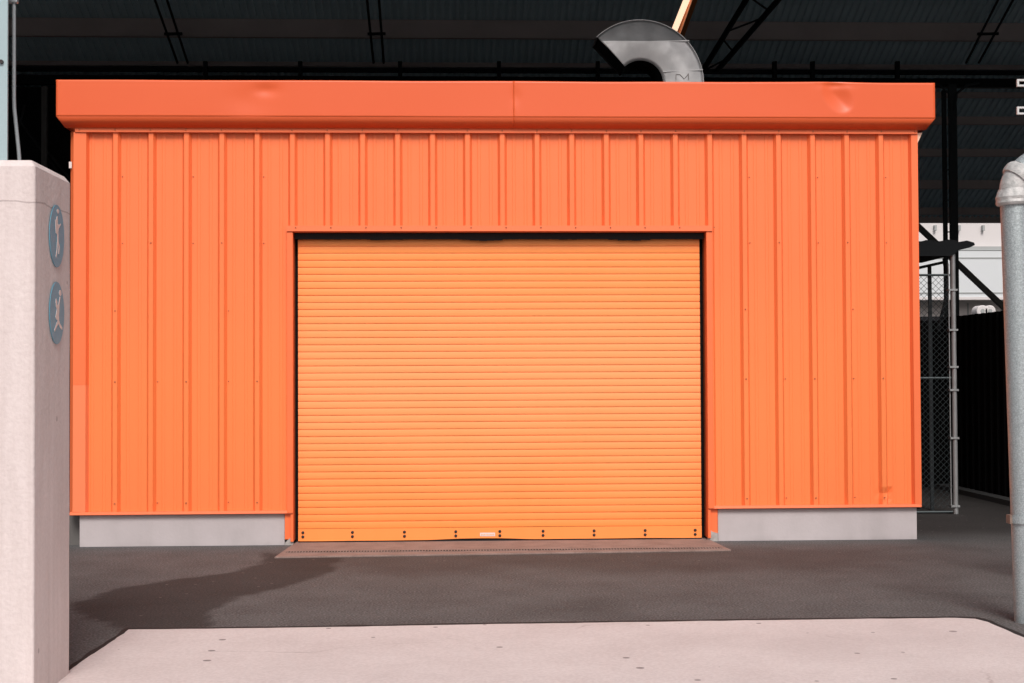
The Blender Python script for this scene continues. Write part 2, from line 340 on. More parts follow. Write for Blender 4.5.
# ------------------------------------------------------------------ orange building
BD=6.0                                   # depth of the building
xl=P(77,300,0).x; xr=P(917,300,0).x
z_wt=P(500,129,0).z; z_wb=P(180,512.3,0).z; z_wr=P(810,505.9,0).z   # wall sheet top and bottom
dxl=P(291,400,0).x; dxr=P(709,400,0).x     # trimmed opening
z_head=P(500,229.5,0).z
bld=thing('storage_building','orange ribbed metal shed with wide roller door under the dark hall roof','building',((xl+xr)/2,0,0))
ribx0=P(116.3,300,0).x; PITCH=(P(847,300,0).x-ribx0)/21
def sheet(x0,x1,z0,z1,name,dent=None):
    prof=[]
    k0=int((x0-ribx0)/PITCH)-2
    pts=[]
    for k in range(k0,k0+40):
        c=ribx0+k*PITCH
        pts += [(c-.040,0),(c-.018,-.041),(c+.018,-.041),(c+.040,0)]
        for q in (1/3.,2/3.):
            mcx=c+PITCH*q; pts += [(mcx-.016,0),(mcx-.009,-.0035),(mcx+.009,-.0035),(mcx+.016,0)]
    pts.sort(key=lambda p:p[0])
    def at(x):
        for (a,ya),(b,yb) in zip(pts,pts[1:]):
            if a<=x<=b: return ya+(yb-ya)*(x-a)/(b-a+1e-9)
        return 0
    pp=[(x0,at(x0))]+[p for p in pts if x0+1e-4<p[0]<x1-1e-4]+[(x1,at(x1))]
    nz=max(2,int((z1-z0)/.12)) if dent is None else 60
    vs=[];n=len(pp)
    for j in range(nz+1):
        z=z0+(z1-z0)*j/nz
        for x,y in pp:
            yy=y+noise.noise(Vector((x*1.1,z*.8,1)))*.003
            xx=x
            if dent:
                dd=math.hypot((x-dent[0])/.07,(z-dent[1])/.07)
                if dd<1: yy += (1-dd)**1.2*.035; xx += (1-dd)*.018
            vs.append((xx,yy,z))
    fs=[(j*n+i,j*n+i+1,(j+1)*n+i+1,(j+1)*n+i) for j in range(nz) for i in range(n-1)]
    mb=MB().add(vs,fs)
    o=mb.build(name,M_wall,bld)
    sd=o.modifiers.new('thick','SOLIDIFY'); sd.thickness=.003; sd.offset=0
    return o
dent=(P(885,494,0).x,P(885,494,0).z)
sheet(xl+.01,dxl,z_wb,z_wt,'wall_panel')
sheet(dxr,xr-.01,z_wr,z_wt,'wall_panel',dent)
sheet(dxl,dxr,z_head,z_wt,'wall_panel')
# shell behind: side walls, back wall and roof
FY=-.17
z_ft=P(500,81.3,FY).z                   # fascia top
MB().box((xl+.03,.04,0),(xl+.09,BD,z_wt+.1)).build('side_wall',M_trim,bld)
MB().box((xr-.09,.04,0),(xr-.03,BD,z_wt+.1)).build('side_wall',M_trim,bld)
MB().box((xl+.1,BD-.06,0),(xr-.1,BD,z_wt+.1)).build('rear_wall',M_trim,bld)
MB().box((dxl-.06,.045,z_head+.02),(dxr+.06,.09,z_wt+.05)).build('lintel',M_black,bld)
# dark interior wall behind the sheets left and right of the opening
MB().box((xl+.1,.045,.3),(dxl-.07,.07,z_wt)).build('backing_wall',M_black,bld)
MB().box((dxr+.07,.045,.3),(xr-.1,.07,z_wt)).build('backing_wall',M_black,bld)
MB().box((xl-.05,-.05,z_ft-.16),(xr+.05,BD+.1,z_ft-.06)).build('roof',M_hall,bld)

# fascia: grid front face with dents, chamfered bottom returning to the wall
fxl=P(56,100,FY).x; fxr=P(935,100,FY).x
z_fb=P(500,117.3,FY).z
z_ch=P(500,128.3,FY+.09).z
def fascia(x0,x1,name,endl,endr):
    mb=MB(); nx_=int((x1-x0)/.02); nz=22
    D=[(P(266,90,FY),.10,.05,.012),(P(516,97,FY),.04,.07,.006),(P(250,100,FY),.2,.12,.009),(P(835,85,FY),.12,.03,.014)]
    A=P(830,86,FY); B=P(850,108,FY)
    vs=[]
    for j in range(nz+1):
        z=z_fb+(z_ft-z_fb)*j/nz
        for i in range(nx_+1):
            x=x0+(x1-x0)*i/nx_; y=FY+noise.noise(Vector((x*.9,z*1.5,7)))*.008+noise.noise(Vector((x*.35,2,7)))*.008
            for c,rx,rz,dp in D:
                if rx: 
                    q=((x-c.x)/rx)**2+((z-c.z)/rz)**2
                    y+=dp*math.exp(-q)
            # long oblique dent: ellipse with a crease
            t=Vector((B.x-A.x,0,B.z-A.z)); L=t.length; t/=L
            px_,pz=x-(A.x+B.x)/2+.02,z-(A.z+B.z)/2; u=px_*t.x+pz*t.z; w=px_*(-t.z)+pz*t.x
            q=math.hypot(u/(L*.62),w/.115)
            if q<1: y+=.020*(1-q*q)*(1.25-.75*abs(w)/.115) 
            vs.append((x,y,z+(.006*math.exp(-((x-A.x)/.25)**2)+.004*noise.noise(Vector((x*1.2,0,0)))) * (j/nz)))
    n=nx_+1
    fs=[(j*n+i,j*n+i+1,(j+1)*n+i+1,(j+1)*n+i) for j in range(nz) for i in range(nx_)]
    mb.add(vs,fs)
    # top return, chamfer, soffit
    def strip(pa,pb):
        vs=[];
        for i in range(nx_+1):
            x=x0+(x1-x0)*i/nx_
            vs += [pa(x),pb(x)]
        mb.add(vs,[(2*i,2*i+2,2*i+3,2*i+1) for i in range(nx_)])
    yb=lambda x:FY+noise.noise(Vector((x*.9,z_fb*1.5,7)))*.008+noise.noise(Vector((x*.35,2,7)))*.008
    inl=.05 if endl else 0; inr=.05 if endr else 0
    def cx(x): return x + (inl*max(0,1-(x-x0)/.06) if endl else 0) - (inr*max(0,1-(x1-x)/.06) if endr else 0)
    strip(lambda x:(x,yb(x),z_fb),lambda x:(cx(x),FY+.09,z_ch))
    strip(lambda x:(cx(x),FY+.09,z_ch),lambda x:(cx(x),-.01,z_ch+.004))
    o=mb.build(name,M_fascia,bld,smooth=True)
    mb2=MB()
    sd=o.modifiers.new('thick','SOLIDIFY'); sd.thickness=.003; sd.offset=0
    return o
xj=P(514.6,100,FY).x
fascia(fxl,xj,'fascia',True,False); FY-=.0035; fascia(xj-.012,fxr,'fascia',False,True); FY+=.0035
# top cap and returns along both sides
MB().box((fxl,FY+.06,z_ft-.03),(fxr,-.06,z_ft-.006)).build('fascia_cap',M_fascia,bld)
for x0,x1 in ((fxl,fxl+.004),(fxr-.004,fxr)):
    s=1 if x0==fxl else -1
    MB().prism([(x0,FY+.01,z_ft-.002),(x0,FY+.01,z_fb),(x0+s*.05,FY+.09,z_ch),(x0+s*.05,BD+.1,z_ch),(x0,BD+.1,z_ft-.002)],(x1-x0,0,0)).build('fascia_return',M_fascia,bld)

# top flashing strip above the ribs, bottom drip trim, opening trims
za,zb=P(500,128.9,-.04).z,P(500,133.3,-.04).z
t=MB(); t.box((xl-.005,-.060,zb),(xr,-.038,za+.02)); t.build('top_flashing',M_trim,bld)
for a,b,zz in ((xl-.045,dxl+.012,z_wb),(dxr-.012,xr+.005,z_wr)):
    t=MB(); t.prism([(a,-.05,zz-.012),(a,-.044,zz+.012),(a,.0,zz+.012),(a,.0,zz-.02),(a,-.02,zz-.02)],(b-a,0,0)); t.build('bottom_drip_trim',M_trim,bld)
MB().prism([(dxl-.03,-.062,z_head+.028),(dxl-.03,-.065,z_head-.02),(dxl-.03,.04,z_head-.026),(dxl-.03,.04,z_head+.01),(dxl-.03,-.005,z_head+.028)],(dxr-dxl+.06,0,0)).build('door_header_trim',M_trim,bld)
for s,x in ((1,dxl),(-1,dxr)):
    t=MB(); t.box((x-s*.03,-.052,(z_wb if s==1 else z_wr)-.01),(x+s*.022,-.036,z_head-.02)); t.box((x-s*.002+0,-.036,.03),(x+s*.022,.16,z_head-.03))
    t.build('door_side_trim',M_trim,bld,bevel=.003)
# jamb posts reaching the ground, rusted feet
for s,xa in ((1,P(285,530,0).x),(-1,P(717.5,530,0).x)):
    xb=dxl+.02 if s==1 else dxr-.02
    MB().box((xa,-.012,.05),(xb-s*.024,.03,(z_wb if s==1 else z_wr)-.02)).build('door_jamb',M_trim,bld)
    w=abs(xb-xa)
    MB().prism([(xa,-.016,.0),(xb,-.016,.0),(xb,-.016,.13 if s==-1 else .07),(xb-s*w*.4,-.016,.085 if s==-1 else .06),(xa,-.016,.07 if s==-1 else .02)],(0,.045,0)).build('jamb_foot',M_peel,bld)
# corner trims
MB().prism([(xl-.065,.03,z_wb-.01),(xl-.03,-.012,z_wb-.01),(xl+.002,-.038,z_wb-.01),(xl+.002,.03,z_wb-.01)],(0,0,z_wt-z_wb-.02)).build('corner_post',M_trim,bld)
xa=P(88.5,300,0).x
t=MB(); zf=P(80,385,0).z
prof=[(xl-.02,-.048),(xa-.012,-.044),(xa+.006,-.001),(xl-.02,-.001)]
MB().prism([(x,y,zf) for x,y in prof],(0,0,zb-zf-.001)).build('corner_trim',M_trim,bld)
MB().prism([(x,y,z_wb+.013) for x,y in prof],(0,0,zf-z_wb-.014)).build('corner_trim',M_trimf,bld)
xa=P(910,300,0).x
MB().prism([(xr+.006,-.048,z_wr+.013),(xa+.012,-.044,z_wr+.013),(xa-.006,-.001,z_wr+.013),(xr+.006,.05,z_wr+.013)],(0,0,zb-z_wr-.014)).build('corner_trim',M_trim,bld)
c=P(915.5,133.5,-.02); d=P(922,132.8,-.02); e=P(916,146,-.02)
MB().prism([(c.x,-.03,c.z),(d.x,-.03,d.z),(e.x,-.03,e.z)],(0,.03,0)).build('gusset',M_peach,bld)
c=P(70.5,165,.0); MB().box((c.x-.012,-.005,c.z-.028),(c.x+.012,.0,c.z+.028)).build('corner_tag',M_cream,bld)
# plinths
for a,b,zz in ((P(79.5,530,0).x,P(284.7,530,0).x,z_wb),(P(718,530,0).x,P(917,530,0).x,z_wr)):
    nn=30; mb=MB(); mb.box((a,.0,-.02),(b,.30,zz-.018)); mb.build('plinth',M_plinth,bld,bevel=.004)
xa=P(71,530,0.1).x
MB().box((xa-.3,.13,0),(P(79.5,530,0).x-.01,.5,z_wb-.03)).build('rear_plinth',M_greyp,bld)
# screws
sb=MB(); sb.tube([(0,.004,0),(0,-.004,0),(0,-.006,0)],[.007,.007,.004],8)
sc0=None; scn=0
def screw(x,y,z):
    global sc0,scn
    if scn>=95: return
    scn+=1
    if sc0 is None:
        sc0=sb.build('screw',M_screw); o=sc0
    else:
        o=sc0.copy(); COL.objects.link(o)
    o.parent=bld; o.location=Vector((x,y,z))-bld.location
for k in range(-1,24):
    x=ribx0+k*PITCH
    if xl<x<xr: screw(x,-.062,(za+zb)/2+.002)
for row in (177,243,310,380,500):
    z=P(500,row,0).z
    for k in range(0,24):
        x=ribx0+k*PITCH
        if not (xl+.1<x<xr-.05): continue
        if dxl-.1<x<dxr+.1: 
            continue
        if row in (177,) and k%2: continue
        if row in (310,) and k%3: continue
        screw(x+(PITCH*.17 if (k+row)%2 else 0),-.044 if not (k+row)%2 else -.002,z)
for k in range(5,18): screw(ribx0+k*PITCH+.03,-.066,z_head+.012)

# roller door
yd=.075
cxl=P(298.2,400,yd).x; cxr=P(700.5,400,yd).x
z_db=P(500,539.3,yd).z; z_dt=P(500,238.6,yd).z; z_bar=P(500,527,yd).z
SL=P(500,400,yd).z-P(500,407.03,yd).z
prof=[]; z=z_bar
while z<z_dt+.25:
    prof += [(yd-.0005,z+.0012),(yd-.002,z+SL*.18),(yd-.0028,z+SL*.45),(yd-.002,z+SL*.75),(yd-.0005,z+SL-.0055),(yd+.007,z+SL-.0045),(yd+.007,z+SL+.0005)]
    z+=SL
nxs=40; vs=[]
for i in range(nxs+1):
    x=cxl+(cxr-cxl)*i/nxs
    for y,zz in prof:
        vs.append((x,y+noise.noise(Vector((x*1.3,zz*2.5,4)))*.0016+.004*math.sin((x-cxl)/(cxr-cxl)*math.pi),zz+.0015*noise.noise(Vector((x*.8,int((zz-z_bar)/SL)*3.7,0)))))
n=len(prof)
door=MB().add(vs,[(i*n+j,(i+1)*n+j,(i+1)*n+j+1,i*n+j+1) for i in range(nxs) for j in range(n-1)]).build('roller_door',M_door,bld)
tag(door,'amber slatted roller door, fully shut')
def sub(mb,name,m,**k):
    o=mb.build(name,m,None,**k); o.parent=door; return o
pts=[(cxl,z_bar-.002)]
for k in range(61):
    x=cxl+(cxr-cxl)*k/60; px_=298+402*k/60
    pts.append((x,z_db+.010*math.exp(-((px_-478)/42)**4)+.004*noise.noise(Vector((x*2.2,0,3)))))
pts.append((cxr,z_bar-.002))
sub(MB().prism([(x,yd-.008,z) for x,z in pts],(0,.038,0)),'bottom_bar',M_door)
for px_ in (303,352.5,404.5,455.8,499.8,543,594,645,695):
    for py_ in (531.2,535.4):
        roww=py_-.0065*(px_-500)
        c=P(px_,roww,yd)
        sub(MB().tube([(c.x,yd-.007,c.z),(c.x,yd-.014,c.z),(c.x,yd-.018,c.z)],[.013,.013,.007],8),'bolt',M_bolt)
a=P(480,532.6,yd);b=P(495,536,yd)
sub(MB().box((a.x,yd-.0105,a.z),(b.x,yd-.0085,b.z)),'sticker',M_cream)
mb=MB()
for i in range(9):
    xx=a.x+.01+i*.013; mb.box((xx,yd-.0125,a.z-.010),(xx+.008,yd-.0107,b.z+.009))
sub(mb,'sticker_print',M_tag)
for s,x in ((1,dxl+.022),(-1,dxr-.022)):
    e=cxl-.002 if s==1 else cxr+.002
    MB().box((x,.165,0),(x+s*.10,.24,z_head+.3)).build('door_guide',M_black,bld)
MB().box((dxl+.03,.03,z_dt-.008),(dxr-.03,.055,z_head-.028)).build('brush_seal',M_rubber,bld)
# ragged brush strip hanging at the head
mb=MB(); x=dxl+.06
while x<dxr-.08:
    w=random.uniform(.02,.09); h=.001+.03*max(0,noise.noise(Vector((x*2.3,0,0))))+random.uniform(0,.006)
    mb.box((x,.034,z_dt-.004-h),(x+w,.042,z_dt-.004)); x+=w-.001
mb.build('brush_bristles',M_rubber,bld)
# rubber foot of the door: a wedge, gap showing near the middle
MB().box((cxl,yd-.0,.012),(cxr,yd+.06,z_db-.001)).build('door_foot_seal',M_rubber,bld)
MB().box((dxl,.26,0),(dxr,.30,z_head+.2)).build('inner_screen',M_black,bld)

# sill slab with drain slot
q=[G(a_,b_,.012) for a_,b_ in ((297,541.3),(704.5,536.8),(731,549.6),(274.5,556.8))]
q2=[(v.x,v.y,-.02) for v in q]; q2[0]=(q2[0][0],.16,-.02); q2[1]=(q2[1][0],.16,-.02)
sill=MB().prism(q2,(0,0,.032)).build('door_sill',M_sill,bevel=.004); tag(sill,kind='structure')
a=G(285,553.6,.012); b=G(720,547.1,.012)
dr=thing('drain_grate','long narrow rusty drain slot set in the brown sill before the roller door','drain',(0,a.y,.025))
mb=MB(); nn=150
ybar=(a.y+b.y)/2
HW=.042
mb.box((a.x,ybar-HW-.008,.0125),(b.x,ybar-HW,.017)); mb.box((a.x,ybar+HW,.0125),(b.x,ybar+HW+.008,.017))
mb.build('rim',M_sill,dr)
MB().box((a.x,ybar-HW,.0122),(b.x,ybar+HW,.0132)).build('slot',M_black,dr)
mb=MB()
for i in range(nn):
    x=a.x+(b.x-a.x)*(i+.5)/nn; mb.box((x-.0045,ybar-HW,.0133),(x+.0045,ybar+HW,.016))
mb.build('teeth',M_sill,dr)

# ------------------------------------------------------------------ roof duct gooseneck
yD=.9
c0=P(640.5,83,yD); u1=(P(704.5,83,yD)-c0).length/64.0
Ro,Ri=63.5*u1,22.5*u1; dep=.42
duct=thing('roof_duct','silver metal gooseneck duct curling left above the orange roof edge','duct',(c0.x+(Ro+Ri)/2,yD+dep/2,z_ft-.1))
ang=[R(a_) for a_ in range(0,134,3)]+[R(133.5)]
def arc(r,a_): return (c0.x+r*math.cos(a_),c0.z+r*math.sin(a_))
mb=MB(); prof=[]
low=z_ft-.12
ou=[(c0.x+Ro,low)]+[arc(Ro,a_) for a_ in ang]; inn=[(c0.x+Ri,low)]+[arc(Ri,a_) for a_ in ang]
n=len(ou); vs=[]
for (ox,oz),(ix,iz) in zip(ou,inn):
    for k in range(13): t=k/12; vs.append((ox+(ix-ox)*t,yD-.022*math.sin(math.pi*t),oz+(iz-oz)*t))
ff=[(i*13+k,(i+1)*13+k,(i+1)*13+k+1,i*13+k+1) for i in range(n-1) for k in range(12)]
mb.add(vs,ff)
mb.add([(x,y,z) for x,z in ou for y in (yD,yD+dep)],[(2*i,2*i+1,2*i+3,2*i+2) for i in range(n-1)])
o=mb.build('duct_shell',M_galv,duct)
import bmesh
bm=bmesh.new(); bm.from_mesh(o.data); bmesh.ops.bisect_plane(bm,geom=bm.verts[:]+bm.edges[:]+bm.faces[:],plane_co=(0,0,P(640,41.5,yD).z),plane_no=(0,0,1)); bm.to_mesh(o.data); bm.free()
sd=o.modifiers.new('t','SOLIDIFY'); sd.thickness=.004; sd.offset=-1
o.data.materials.append(M_galv_shaded); zs_=P(640,41.5,yD).z
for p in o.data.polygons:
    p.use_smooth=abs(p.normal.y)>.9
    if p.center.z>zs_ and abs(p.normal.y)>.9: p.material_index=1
mb=MB()
mb.add([(x,y,z) for x,z in inn for y in (yD+.005,yD+dep)],[(2*i,2*i+2,2*i+3,2*i+1) for i in range(n-1)])
mb.add([(x,yD+dep,z) for p,q_ in zip(ou,inn) for x,z in (p,q_)],[(2*i,2*i+1,2*i+3,2*i+2) for i in range(n-1)])
(ex_,ez_),(fx_,fz_)=arc(Ro-.01,R(131)),arc(Ri+.005,R(131))
mb.add([(ex_,yD+.004,ez_),(ex_,yD+dep,ez_),(fx_,yD+dep,fz_),(fx_,yD+.004,fz_)],[(0,1,2,3)])
o=mb.build('throat',M_black,duct); sd=o.modifiers.new('t','SOLIDIFY'); sd.thickness=.003; sd.offset=0  # bare metal inside of the duct, coloured black for its shade
for row,xa_,xb_ in ((41.5,606,689),(70.5,663,702.5)):
    A=P(xa_,row+1,yD-.022);B=P(xb_,row-.5,yD-.008)
    MB().bar((A.x,yD-.016,A.z),(B.x,yD-.016,B.z),.012,.010).build('seam',M_galv,duct)
mb=MB(); pts=[arc(Ro-.004,a_) for a_ in ang]
mb.tube([(x,yD-.002,z) for x,z in pts],.004,6); mb.build('edge_bead',M_galv,duct)
mb=MB()
sc=[(676,80),(676,74.5),(680,74.5),(682,76.5),(684,79),(687,76),(688.5,73.5),(688.5,80)]
mb.tube([P(a_,b_,yD-.026) for a_,b_ in sc],.0028,5); mb.build('marker_scribble',M_mark,duct)

# ------------------------------------------------------------------ hall canopy
def HP(d,row): return CAM.y+d, CAM.z+(375-row)*d/F
XL,XR=-16.,30.
br=[37,66,95,122.5,155,188,214]
tops=[17,60,88,113,146,178,206]
K=19.07                                  # the far roof slope falls away at 23 degrees
def DD(row,k=K): return k/((375-row)/F+.417)
bd=[DD(t_) for t_ in tops]
hall=thing('hall_canopy','huge dark hall roof of ribbed decking on steel beams above the orange shed','roof',(7,18,0))
zpl=lambda d: CAM.z+K-.417*d
deckline=[(CAM.y+11.3,5.9),(CAM.y+15,9.6),(CAM.y+20,zpl(20))]+[(CAM.y+d,zpl(d)) for d in [24,27]+bd+[DD(217)]]
dE=DD(217); dC=DD(62,18.3)
mb=MB(); per=.15; x=XL; prof=[]
while x<XR:
    prof += [(x,0),(x+.05,0),(x+.065,.045),(x+.125,.045),(x+.14,0)]; x+=per
n=len(prof); vs=[(px_,y,z+pz) for (y,z) in deckline for px_,pz in prof]
mb.add(vs,[(j*n+i,j*n+i+1,(j+1)*n+i+1,(j+1)*n+i) for j in range(len(deckline)-1) for i in range(n-1)])
mb.build('roof_deck',M_deck,hall)
mb=MB(); 
mb.add([(x,y,z+.10) for (y,z) in deckline for x in (XL,XR)]+[(x,y,z+.14) for (y,z) in deckline for x in (XL,XR)],
  [(2*i,2*i+1,2*i+3,2*i+2) for i in range(len(deckline)-1)])
mb.build('roof_skin',M_hall,hall)
for d,r,tp in zip(bd,br,tops):
    y,zb_=HP(d,r); zt_=HP(d,tp)[1]
    mb=MB(); zt_-=.02; mb.box((XL,y,zb_+.015),(XR,y+.02,zt_-.012)); mb.box((XL,y-.0,zt_-.012),(XR,y+.09,zt_)); mb.box((XL,y-.07,zb_),(XR,y+.03,zb_+.014))
    mb.build('roof_beam',M_beam,hall)
# eave beam
y,z=HP(dE,222); mb=MB(); mb.box((XL,y,z),(XR,y+.2,HP(dE,216)[1]+.16)); mb.build('eave_beam',M_beam,hall)
# chord in front
for r0,r1,dd in ((66.5,70.5,dC),(75,84,dC+.3)):
    y,z0_=HP(dd,r1); z1_=HP(dd,r0)[1]
    mb=MB(); mb.box((XL,y,z0_),(XR,y+.12,z1_)); mb.build('chord',M_truss,hall)
for px_ in (205,300,400,499,598,775,813,898):
    c=P(px_,68,CAM.y+dC-.15); mb=MB(); mb.box((c.x-.04,c.y,c.z-.22),(c.x+.04,c.y+.10,c.z+.14)); mb.build('hanger',M_truss,hall)
def rods(xt,xb_,w=12,r=.024,cross=34):
    d0_=DD(0,18.3)
    for off in (0,w):
        B=P(xb_+off*.85,63,CAM.y+dC); A=P(xt+off,0,CAM.y+d0_)
        MB().tube([A+(A-B)*1.6,B],r,8).build('tie_rod',M_truss,hall)
    dm=DD(cross,18.3); t=cross/62.; xm=xt+(xb_-xt)*t
    MB().bar(P(xm-3,cross,CAM.y+dm),P(xm+w+3,cross-.3,CAM.y+dm),.05,.05).build('rod_spreader',M_truss,hall)
rods(155,177.5); rods(367,373.5); rods(998,966,15)
# heavier lattice by the duct
y2=CAM.y+DD(72,17.6); y1=CAM.y+DD(0,17.6)
la=[]
for xt,xb_ in ((746,702),(778,716)):
    B=P(xb_,72,y2); A=P(xt,0,y1); A=B+(A-B)*1.7
    MB().tube([A,B],.055,8).build('lattice_bar',M_truss,hall); la.append((A,B))
for k in range(6):
    t0=k/6+.05; t1=t0+.11
    MB().tube([la[k%2][0].lerp(la[k%2][1],t0),la[1-k%2][0].lerp(la[1-k%2][1],t1)],.018,6).build('lattice_web',M_truss,hall)
# walls of the hall; the unseen side walls are added to block light
yb=CAM.y+dE+1.2
pw=MB().box((XL,CAM.y+dC+.7,0),(-3.5,CAM.y+dC+.8,P(40,87,CAM.y+dC+.7).z)).build('dark_backdrop',M_hall); tag(pw,'added black backdrop giving darkness behind the grey steel column, left of the orange shed','wall')  # added sheet that makes the left of the hall dark
bw=MB().box((XL,yb,0),(10.6,yb+.3,6.2)).build('hall_back_wall',M_hall); tag(bw,'black rear wall of the hall behind the orange shed','wall')
sw=MB().box((XL-.3,-1,0),(XL,yb+.3,12)).build('hall_side_blocker',M_hall); tag(sw,'unseen black wall added to block light from the left end of the hall','wall')
sw=MB().box((XR,-1,0),(XR+.3,yb-6,12)).build('hall_side_blocker',M_hall); tag(sw,'unseen black wall added to block light from the right end of the hall','wall')

# bright strip by the duct, given its own glow; no known lamp
yA,yB=HP(17.5,0)[0],HP(19.5,0)[0]
lt=thing('bright_strip','warm strip with added glow beside an orange brown casing slanting down behind the silver duct','strip',P(680,15,yA))
A=P(689,-6,yA);B=P(668,46,yB)
MB().bar(A,B,.07,.04).build('glow_strip',M_glow,lt)
A2=P(695.5,-6,yA);B2=P(677,46,yB)
MB().bar(A2+Vector((0,.03,.0)),B2+Vector((0,.03,0)),.065,.12).build('channel',M_brown,lt)

# columns
def column(px0,px1,rowt,d,m,label,arms=True):
    y=HP(d,0)[0]; a=P(px0,200,y); b=P(px1,200,y); zt=P((px0+px1)/2,rowt,y).z
    t=thing('steel_column',label,'column',((a.x+b.x)/2,y,0))
    w=b.x-a.x
    mb=MB(); mb.box((a.x,y,0.02),(b.x,y+.012,zt)); mb.box((a.x+.012,y+.08,0.02),(b.x,y+.092,zt)); mb.box(((a.x+b.x)/2-.006,y+.012,.02),((a.x+b.x)/2+.006,y+.08,zt))
    mb.build('shaft',m,t); MB().box((a.x-.06,y-.06,0),(b.x+.06,y+.22,.02)).build('base_plate',m,t)
    return t,(a.x+b.x)/2,y,zt
t,xc,yc,zt=column(950,958,84,dC,M_colm,'black steel column right of the orange shed, wider of the close pair')
for s in (-1,1):
    MB().tube([(xc+s*.03,yc-.02,zt-.55),(xc+s*.08,yc-.02,zt-.2),(xc+s*.30,yc-.02,zt-.02),(xc+s*.55,yc-.02,zt+.02)],.025,8).build('bracket_arm',M_colm,t)
t,xc2,yc2,zt2=column(943.5,947.5,90,dC+.1,M_colm,'thin black steel column nearest the right side of the orange shed')
for rr in (232,200,170):
    c=P(949,rr,CAM.y+dC); MB().box((c.x-.08,c.y-.03,c.z-.012),(c.x+.08,c.y-.005,c.z+.012)).build('tie_plate',M_colm,t)
t,xg,yg,zg=column(41,46.5,86,dC,M_greyp,'grey steel column above the concrete pier, left of the orange shed')
for (a,b,c_,d_) in ((25,105,18,130),(20,122,62,178),(46,150,75,185)):
    MB().tube([P(a,b,yg+.3),P(c_,d_,yg+.3)],.025,6).build('brace',M_brace,t)
# raking brace at the back opening
yR=HP(33,0)[0]
A=P(905,214,yR);B=P(1005,308.5,yR);B=A+(B-A)*((A.z)/(A.z-B.z))
rb=MB().bar(A,B,.12,.12).build('raking_strut',M_greyp); tag(rb,'grey diagonal strut slanting down across the bright white building at right','strut')

# cladding panels lit from outside: the far fence of the hall
# black corrugated fence running away on the right
xw=6.28
def corr(p0,p1,h,name,label,z0=0):
    p0,p1=Vector(p0),Vector(p1); t=(p1-p0); L=t.length; t/=L; nrm=Vector((-t.y,t.x,0))
    vs=[]; s=0; pr=[]
    while s<L:
        for ds,o in ((0,0),(.06,0),(.08,.03),(.14,.03),(.16,0)):
            if s+ds<=L: pr.append((s+ds,o))
        s+=.2
    for s,o in pr:
        b=p0+t*s+nrm*o
        vs += [b+Vector((0,0,z0)),b+Vector((0,0,h))]
    o=MB().add(vs,[(2*i,2*i+2,2*i+3,2*i+1) for i in range(len(pr)-1)]).build(name,M_fence)
    sd=o.modifiers.new('t','SOLIDIFY'); sd.thickness=.01
    tag(o,label,'fence'); return o
corr((xw,HP(11.5,0)[0],0),(xw,HP(18,0)[0],0),2.17,'corrugated_fence','black corrugated fence running back behind the galvanised pipe at right')
corr((4.99,HP(15.15,0)[0],0),(3.95,HP(15.15,0)[0],0),2.03,'corrugated_fence','black corrugated fence seen through the chain link panel')
corr((xw-.03,HP(18,0)[0],0),(3.95,HP(18,0)[0],0),2.13,'corrugated_fence','black corrugated fence at the rear corner between the slim post and the side fence')
k=MB().box((xw-.22,HP(11.5,0)[0],0),(xw-.06,HP(17.8,0)[0],.06)).build('kerb',M_plinth.copy()); tag(k,kind='structure')
k.data.materials[0]=M('dim_kerb_concrete',(.055,.06,.062),.85)

# ------------------------------------------------------------------ chain link panel
yF=HP(14.6,0)[0]
cl=thing('chain_link_fence','chain link fence panel with galvanised post between the orange shed and dark yard','fence',(4.6,yF,0))
xp=P(954.5,400,yF).x; x0=xr-.02; zt=P(955,254,yF).z
MB().tube([(xp,yF,0),(xp,yF,zt)],.025,14).build('post',M_post,cl,smooth=True)
for r_ in (275,378,512):
    z=P(935,r_,yF).z; MB().tube([(x0,yF+.01,z),(xp-.03,yF+.01,z)],.012,8).build('rail',M_wire,cl)
xi=P(950,400,yF).x
MB().tube([(xi,yF,.06),(xi,yF,zt-.1)],.006,6).build('tension_bar',M_post,cl)
for r_ in (367,390,438,506,330,290):
    z=P(952,r_,yF).z; MB().box((xi-.01,yF-.034,z-.010),(xp+.034,yF+.034,z+.010)).build('clamp',M_post,cl)
MB().tube([(P(931,400,yF+.4).x,yF+.4,0),(P(931,400,yF+.4).x,yF+.4,2.6)],.022,8).build('inner_post',M_colm,cl)
mb=MB(); z0,z1=.06,P(935,275,yF).z; W=xi-x0; H=z1-z0; st=.062
for sgn in (1,-1):
    c=-H
    while c<W:
        # line x = c + t , z = t  (45 deg)
        t0=max(0,-c); t1=min(H,W-c)
        if t1-t0>.01:
            xa_,xb_=c+t0,c+t1
            if sgn==-1: xa_,xb_=W-xa_,W-xb_
            mb.tube([(x0+xa_,yF-.004*sgn,z0+t0),(x0+xb_,yF-.004*sgn,z0+t1)],.0022,4,caps=False)
        c+=st
mb.build('wire_mesh',M_wire,cl)
# awning on top
aw=thing('awning','black ragged awning beam resting on the chain link fence post','awning',(4.7,yF,zt))
ol=[(915,256),(915,241.5),(924,241),(926,240),(934,240.3),(936,241.5),(945,240.5),(947,239.5),(955,240),(958,242),(967,240.5),(974,242.5),(975,245),(970,247.5),(958,250),(955,254),(950,256)]
MB().prism([P(a_,b_,yF-.05) for a_,b_ in ol],(0,.9,0)).build('beam_cover',M_truss,aw)
mb=MB()
A=P(918,268,yF+.3);B=P(945,262,yF+.3); mb.bar(A,B,.03,.03); mb.build('under_bar',M_truss,aw)
pts=[P(a_,b_,yF+.32) for a_,b_ in ((944,258),(947,280),(946,300),(941,318),(938,330))]
MB().tube(pts,.02,8).build('hanging_hose',M_truss,aw)

